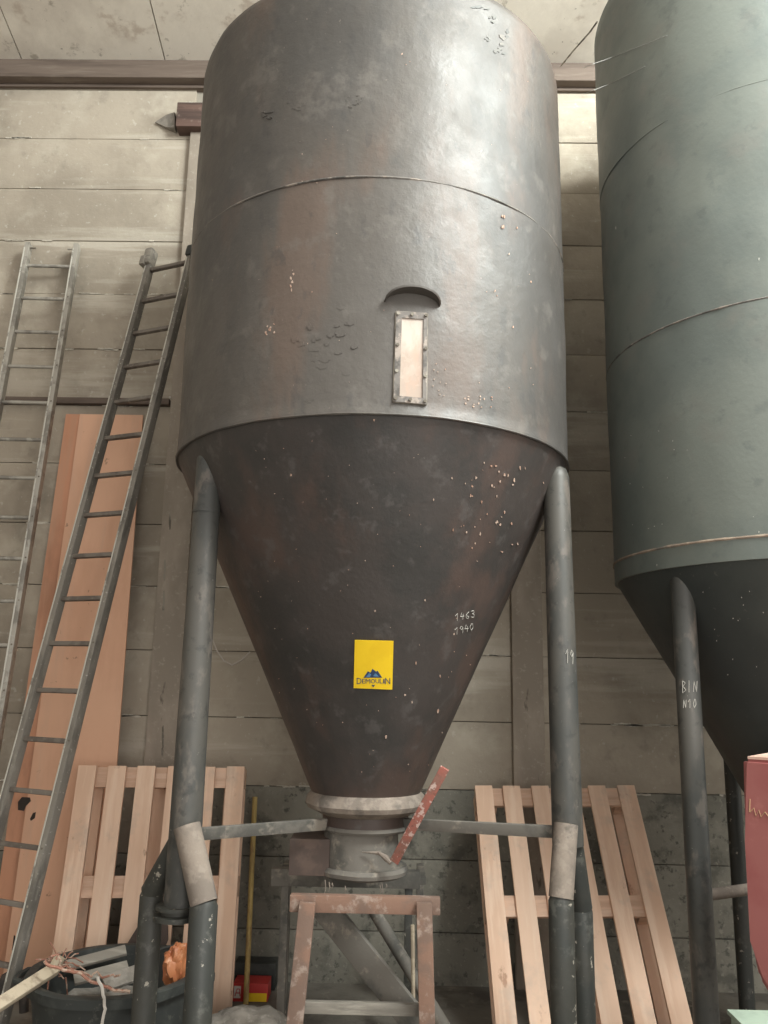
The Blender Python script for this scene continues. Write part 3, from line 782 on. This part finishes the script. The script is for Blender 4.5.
for xx, s_ in ((.0, 1), (W1, -1)):
    b = MB(); b.tube([(xx, -.12, -.01), (xx+s_*.05, -.12, -.01)], .006, 8); b.build('hook_pin', M_joint, l1)
k = 4.52/4.4
l2, W2, _ = ladder((-1.446*k, 4.52, CAM_Z+2.311*k), Vector((-.0192, -.0430, -.2145))*k, Vector((.268, -.11, .006))*k, 18,
    'long weathered grey ladder leaning slantwise against the wall beside the big silo', 'ladders leaning on the wall', M_rail, M_rung, .034, .046, (.13, .06), .012, True, True)
b = MB(); b.box((-.030, -.14, -.045), (.022, -.03, .02), bevel=.012); b.box((-.045, -.085, -.05), (-.01, -.02, 0), bevel=.008); b.build('end_cap', M_greywood, l2)
b = MB(); b.box((W2-.025, -.10, -.036), (W2+.025, -.03, .036), bevel=.010); b.build('end_cap', M_rubber, l2)

# ---------------------------------------------------------------- stand and trestle under the spout
st = thing('steel_stand', 'dark steel stand behind the rusty brown trestle under the spout', 'stand', at(345, 1000, 3.95)*1)
st.location.z = 0; _org[st] = Vector(st.location)
YS = 3.95
a = at(272, 876, YS); c_ = at(420, 874, YS)
b = MB(); b.box((a.x, YS-.03, a.z-.035), (c_.x, YS+.03, a.z+.035), bevel=.003); b.build('top_rail', M_dusty, st)
for px, wd in ((283, .034), (408, .034)):
    p = at(px, 950, YS); b = MB(); b.box((p.x-wd/2, YS-.02, 0), (p.x+wd/2, YS+.02, a.z-.036), bevel=.003); b.build('leg', M_pipe_dark if px > 300 else M_dusty, st)
p = at(283, 950, 4.2); q_ = at(420, 950, 4.2)
for x_ in (p.x, q_.x):
    b = MB(); b.box((x_-.017, 4.26, 0), (x_+.017, 4.30, a.z-.036), bevel=.003); b.build('leg', M_dusty, st)
    b = MB(); b.box((x_-.017, YS+.031, a.z-.03), (x_+.017, 4.30, a.z+.0), bevel=.003); b.build('side_rail', M_dusty, st)

YT = 3.38
tr = thing('trestle', 'rusty brown wooden trestle standing right under the big silo spout', 'trestle', (at(365, 960, YT).x, YT, 0))
a = at(290, 912, YT); c_ = at(440, 897, YT)
b = MB(); b.box((a.x, YT-.022, a.z+.004), (c_.x, YT+.022, c_.z), bevel=.004); b.build('top_rail', M_trestle, tr)
for (px1, px2, wd) in ((308, 295, .060), (424, 427, .058)):
    p = at(px1, 900, YT-.03); q_ = at(px2, 1024, YT-.03); t_ = p.z/(p.z-q_.z); q_ = p+(q_-p)*t_
    b = MB(); b.bar(q_+Vector((0, -.014, 0)), p+Vector((0, -.014, -.005)), wd, .030, up=(0, 1, 0), bevel=.004); b.build('leg', M_trestle, tr)
a = at(304, 1012, YT+.02); c_ = at(420, 1003, YT+.02)
b = MB(); b.box((a.x, YT+.0, a.z), (c_.x, YT+.03, c_.z), bevel=.003); b.build('lower_rail', M_greywood, tr)

# slanting dusty board and pipe behind the trestle
def slantslab(pts, Y, th, dip=0):
    b = MB(); P = [at(x, y, Y) for x, y in pts]; b.slab(P, (0, -1, 0), th); return b
a = at(322, 905, 3.70); c_ = at(400, 1003, 3.50)
b = MB(); d_ = (c_-a).normalized(); 
tt = (a.z-.02)/(a.z-c_.z); c2 = a+(c_-a)*min(tt, 1.25)
b.bar(c2, a, .11, .022, up=(0, 1, .3), bevel=.003)
put(b.build('slanting_board', M_dusty), 'dusty grey board slanting down to the right behind the trestle', 'board')
a = at(372, 908, 3.86); c_ = at(425, 995, 3.72); t_ = (a.z-.03)/(a.z-c_.z); c2 = a+(c_-a)*t_
b = MB(); b.tube([a, c2], .026, 18)
put(b.build('slanting_pipe', M_dusty), 'thin dusty pipe slanting down to the right behind the trestle', 'pipe')
b = MB(); 
p = at(415, 940, 3.60); b.tube([(p.x, 3.62, 0), (p.x-.005, 3.62, .34), (p.x-.01, 3.62, at(411, 925, 3.62).z)], .008, 8)
put(b.build('pale_cane', M_stick_b), 'thin pale cane standing beside the right trestle leg', 'cane')

# ---------------------------------------------------------------- tub and what is in it
TY = 3.67
tc_ = at(116, 968, TY); TZ = tc_.z; TR_ = .330
tub = thing('rubber_tub', 'round black rubber tub full of scraps at the lower left, behind the silo leg', 'tub', (tc_.x, TY, 0))
prof = [(.22, .012), (TR_-.07, .0), (TR_-.06, .03), (TR_-.02, TZ-.10), (TR_-.012, TZ-.045), (TR_+.012, TZ-.04), (TR_+.016, TZ-.005), (TR_+.004, TZ), (TR_-.022, TZ-.002), (TR_-.030, TZ-.05), (TR_-.075, .045), (.20, .03)]
MB().lathe((tc_.x, TY), prof, 72, .006).build('tub_body', M_rubber, tub)
for s_ in (-1, 1):
    x_ = tc_.x+s_*(TR_+.03); b = MB()
    b.tube([(x_-s_*.03, TY-.09, TZ-.04), (x_+s_*.02, TY-.06, TZ-.035), (x_+s_*.03, TY, TZ-.035), (x_+s_*.02, TY+.06, TZ-.035), (x_-s_*.03, TY+.09, TZ-.04)], .013, 10)
    b.build('handle', M_rubber, tub)
fill = MB(); 
bm = fill.bm; ring = []
for r_ in (0, .09, .18, .27):
    for j in range(20):
        a = 2*PI*j/20; q_ = Vector((tc_.x+r_*math.cos(a), TY+r_*math.sin(a), 0)); z_ = TZ-.15+.05*noise.noise(q_*7)
        ring.append(bm.verts.new((q_.x, q_.y, z_)))
base = [bm.verts.new((tc_.x+.24*math.cos(2*PI*j/20), TY+.24*math.sin(2*PI*j/20), TZ-.26)) for j in range(20)]
for i in range(3):
    for j in range(20):
        k0 = i*20; f = bm.faces.new((ring[k0+j], ring[k0+(j+1) % 20], ring[k0+20+(j+1) % 20], ring[k0+20+j])); f.smooth = True
bm.faces.new(ring[0:20]); bm.faces.new(base[::-1])
for j in range(20): bm.faces.new((ring[60+j], ring[60+(j+1) % 20], base[(j+1) % 20], base[j]))
put(fill.build('rubbish', M_cloth), 'grey dusty rubbish filling the black tub', 'rubbish', kind='stuff')
planks = [((66, 966), (126, 950), .050, M_greywood, 'short weathered grey plank across the back of the black tub', .12),
          ((74, 980), (128, 966), .050, M_greywood, 'grey plank offcut lying in the middle of the black tub', -.02),
          ((104, 984), (146, 970), .075, M_cloth, 'pale flat offcut in the tub behind the left silo foot', -.12)]
for i, (a_, c0, wd, m, lab, dy) in enumerate(planks):
    a = at(a_[0], a_[1], TY+dy); c_ = at(c0[0], c0[1], TY+dy+.10); b = MB(); b.bar(a, c_, wd, .014, up=(0, -.5, .8), bevel=.002)
    put(b.build('plank_offcut', m), lab, 'plank', 'offcuts in the tub')
# orange plastic film
b = MB(); bm = b.bm; c0 = at(177, 966, TY-.02); nn = 10; vv = []
bmesh.ops.create_icosphere(bm, subdivisions=4, radius=1)
for v in bm.verts:
    q_ = v.co.copy(); k_ = 1+.35*noise.noise(q_*1.8)+.18*noise.noise(q_*5)
    v.co = Vector((q_.x*.050*k_, q_.y*.06*k_, q_.z*.085*k_))+c0
for f in bm.faces: f.smooth = True
put(b.build('plastic_wrapper', M_orange), 'crumpled orange plastic wrapper in the black tub beside the silo foot', 'wrapper')
b = MB(); b.tube([at(165+25*math.cos(t_)+12, 962-16*math.sin(t_), TY+.06) for t_ in [PI*.05+PI*.8*i/10 for i in range(11)]], .006, 8)
put(b.build('wire_loop', M_rubber), 'thin black wire loop arching over the orange wrapper', 'wire')
# twine and twigs
def squiggle(pts, r_, m, label, cat, name, Y0, amp=.010):
    P = []
    for i in range(len(pts)-1):
        for k_ in range(5):
            f = k_/5; p = at(pts[i][0]*(1-f)+pts[i+1][0]*f, pts[i][1]*(1-f)+pts[i+1][1]*f, Y0)
            P.append(p+Vector((noise.noise(p*40), noise.noise(p*43+Vector((5, 0, 0))), noise.noise(p*39+Vector((9, 0, 0)))))*amp)
    P.append(at(*pts[-1], Y0)); b_ = MB(); b_.tube(P, r_, 6); return put(b_.build(name, m), label, cat)
squiggle([(44, 962), (60, 968), (78, 972), (92, 982), (112, 988), (130, 992)], .006, M_twine, 'reddish twine lying along the front of the black tub', 'twine', 'twine', TY-.30)
squiggle([(52, 958), (66, 966), (88, 975), (100, 978), (120, 975)], .004, M_twine, 'thin faded twine tangled over the tub scraps', 'twine', 'twine', TY-.24, .03)
squiggle([(98, 978), (103, 992), (105, 1008), (102, 1026)], .006, M_twine_w, 'pale twine hanging down over the front of the black tub', 'twine', 'twine', TY-.37, .008)
b = MB()
rn = random.Random(5)
for i in range(26):
    p = at(rn.uniform(45, 75), rn.uniform(955, 978), TY-.06+rn.uniform(-.05, .10)); v = Vector((rn.uniform(-1, 1), rn.uniform(-1, 1), rn.uniform(-.5, .7))).normalized()*rn.uniform(.03, .08)
    b.tube([p, p+v*.5+Vector((0, 0, .006)), p+v], .0028, 5)
put(b.build('twigs', M_twine), 'tangle of reddish twigs at the left rim of the black tub', 'twigs', kind='stuff')
a = at(-14, 1013, 3.20); c_ = at(56, 968, 3.50)
b = MB(); b.bar(a, c_, .045, .028, up=(0, -1, .4), bevel=.004); b.tube([c_+Vector((-.01, -.01, -.01)), c_+Vector((.012, 0, .04))], .022, 10)
st_ = b.build('timber_stick', M_stick_b); put(st_, 'pale squared stick with red marks poking in at the lower left edge', 'stick')
# blade behind the left leg
b = MB(); P = [at(x, y, 4.075) for x, y in [(122, 952), (138, 926), (146, 917), (158, 917), (168, 926), (168, 940), (160, 960)]]
b.slab(P, (0, -1, 0), .006); bl = b
sh = thing('shovel', 'dark rusty shovel standing behind the tub, its blade upward', 'shovel', (P[0].x, 4.075, 0))
bl.build('blade', M_rust, sh)
b = MB(); m0 = at(147, 945, 4.065); b.tube([(m0.x-.02, 4.06, .02), (m0.x, 4.045, m0.z)], .016, 12); b.build('handle', M_stick_b, sh)
# hose loop at the far left
b = MB(); b.tube([at(-2, 1010, 3.95), at(-1, 992, 3.95), at(5, 978, 3.95), at(14, 972, 3.96), at(21, 978, 3.97), at(24, 990, 3.98), at(24, 1012, 3.98)], .020, 14)
pz = b
put(pz.build('rubber_hose', M_hose), 'dark rubber hose loop at the lower left behind the ladder foot', 'hose')

# lumpy sack at the bottom
b = MB(); bm = b.bm; bmesh.ops.create_icosphere(bm, subdivisions=5, radius=1)
c0 = at(246, 1008, 3.75); hz = c0.z
for v in bm.verts:
    q_ = v.co.copy(); k_ = 1+.16*noise.noise(q_*2)+.06*noise.noise(q_*6)+.025*noise.noise(q_*16)
    z_ = q_.z*hz*.5*k_+hz*.5
    v.co = Vector((c0.x+q_.x*.19*k_, 3.75+q_.y*.16*k_, max(0, z_)))
for f in bm.faces: f.smooth = True
put(b.build('dusty_sack', M_cloth), 'lumpy dusty grey sack on the floor between left silo leg and trestle', 'sack')

# yellow stick leaning on the wall
a = at(255, 797, 4.52); c_ = at(246, 1000, 4.34); t_ = a.z/(a.z-c_.z); c2 = a+(c_-a)*t_
b = MB(); b.tube([c2+Vector((0, 0, .012)), a], .013, 14)
put(b.build('yellow_stick', M_stick_y), 'thin yellow varnished stick leaning on the wall right of the left pallet', 'stick')
# carton with red and yellow print
YB = 4.40
a = at(232, 1001, YB); c_ = at(268, 984, YB)
cb = thing('carton', 'small red and yellow printed carton on the floor behind the dusty sack', 'carton', ((a.x+c_.x)/2, YB, 0))
b = MB(); b.box((a.x, YB, 0), (c_.x, YB+.12, c_.z), bevel=.003); b.build('box', M_redbox, cb)
m1 = at(249, 993, YB); 
b = MB(); b.box((m1.x, YB-.0015, a.z), (c_.x-.004, YB-.0002, m1.z)); b.build('yellow_panel', M_yellow, cb)
m2 = at(233.5, 998, YB); m3 = at(241, 986, YB)
b = MB(); b.box((m2.x, YB-.0015, m2.z), (m3.x, YB-.0002, m3.z)); lab = b.build('white_panel', M_white, cb)
b = MB()
for pts in ([(235, 996), (237, 989), (239.5, 989), (240, 996)], [(236, 993), (240, 993)]):
    b.tube([at(x, y, YB-.003) for x, y in pts], .0022, 6)
b.build('red_lettering', M_redbox, lab)
p0 = at(233, 984, 4.55); p1 = at(276, 964, 4.55)
b = MB(); b.box((p0.x, 4.55, 0), (p1.x, 4.67, p1.z), bevel=.01)
put(b.build('black_crate', M_rubber), 'black crate against the wall behind the red carton', 'crate')

# ---------------------------------------------------------------- red machine and green board, right edge
YR = 2.75
_o = at(742, 760, YR); _mn = Vector((-.62, -.78, 0)).normalized()
def onm(px, py, off=0):
    d = ray(px, py); t = (_o-EYE).dot(_mn)/d.dot(_mn); return EYE+d*t+_mn*off
rm = thing('machine', 'red painted machine housing at the right edge beneath the green-grey silo', 'machine', (_o.x+.3, _o.y, 0))
top0 = onm(742, 757.5); bot = onm(744, 975)
tx_ = Vector((0, 0, 1)).cross(_mn).normalized()
def mp(u, z): return Vector((top0.x, top0.y, 0))+tx_*u+Vector((0, 0, z))
z1 = top0.z; zb_ = bot.z
P = [mp(0, z1), mp(-.008, z1-.25), mp(-.012, zb_+.10), mp(.004, zb_), mp(.05, zb_-.07), mp(.16, zb_-.12), mp(.75, zb_-.12), mp(.75, z1)]
b = MB(); b.slab(P, _mn, .50); bmesh.ops.bevel(b.bm, geom=b.bm.edges[:], offset=.014, segments=3, affect='EDGES')
b.build('housing', M_redm, rm)
b = MB(); P = [mp(.014, z1+.004), mp(.735, z1+.004), mp(.735, z1+.004)-_mn*.48, mp(.014, z1+.004)-_mn*.48]
P = [p-_mn*.010 for p in P]
b.slab(P, (0, 0, 1), .008); b.build('top_plate', M_redtop, rm)
for u in (.16, .66):
    for dd in (.06, .44):
        p = mp(u, 0)-_mn*dd; b = MB(); b.box((p.x-.02, p.y-.02, 0), (p.x+.02, p.y+.02, zb_-.11), bevel=.003); b.build('leg', M_pipe_dark, rm)
b = MB()
for pts in ([(750, 799), (749.5, 812)], [(750, 812), (754, 808), (756, 816), (759, 810), (761, 817), (765, 812), (772, 821)]):
    b.tube([onm(x, y, .0005) for x, y in pts], .0022, 6)
b.build('painted_scrawl', M_ochre, rm)
YG = 2.2
P = [at(730, 1010, YG), at(800, 1011, YG), at(808, 1060, YG-.05), at(736, 1060, YG-.05)]
gb = thing('green_box', 'pale green box top at the bottom right corner in front of the red machine', 'box', (P[0].x+.1, YG, 0))
b = MB(); b.box((P[0].x, YG-.30, 0), (P[0].x+.34, YG, P[0].z-.012), bevel=.004); b.build('body', M_greenbd, gb)
b = MB(); b.box((P[0].x-.006, YG-.306, P[0].z-.0115), (P[0].x+.346, YG+.006, P[0].z), bevel=.003); b.build('lid', M_greenbd, gb)

# ---------------------------------------------------------------- threads and wires
def thread(pts, r_, m, name, label, cat):
    b_ = MB(); b_.tube(pts, r_, 6); return put(b_.build(name, m), label, cat)
thread([at(561, 66, WY-.14), at(574, 50, 4.1), at(590, 32, 3.6), at(597, 22, 3.45)], .0045, M_joint, 'electric_wire', 'thin dark wire running from the wall beam towards the green-grey silo', 'wire')
def sil2(px, py): h = s2.hit(px, py); return h+s2.nrm(h)*.006
for i, (p, q_, lb) in enumerate([((588, 92), (646, 67), 'lower pale cobweb thread sagging onto the green-grey silo'), ((592, 66), (668, 36), 'upper pale cobweb thread stretched onto the green-grey silo')]):
    y_ = p[1]
    sx = next(x for x in range(588, 612) if s2.hit(x, y_-3))
    pts = [at(sx-12, y_+2, 4.5), at(sx-2, y_-2, 3.25)]
    for k_ in range(1, 6): pts.append(sil2(sx+4+(q_[0]-sx-4)*k_/5, y_-3+(q_[1]-y_+3)*(k_/5)))
    thread(pts, .0012, M_web, 'cobweb_thread', lb, 'cobweb')
thread([at(212, 638, WY-.05), at(217, 651, WY-.06), at(224, 661, WY-.07), at(232, 665, WY-.07), at(242, 660, WY-.06), at(250, 652, WY-.04)], .004, M_twine_w, 'wall_string', 'pale string drooping on the wall between left leg and cone', 'string')
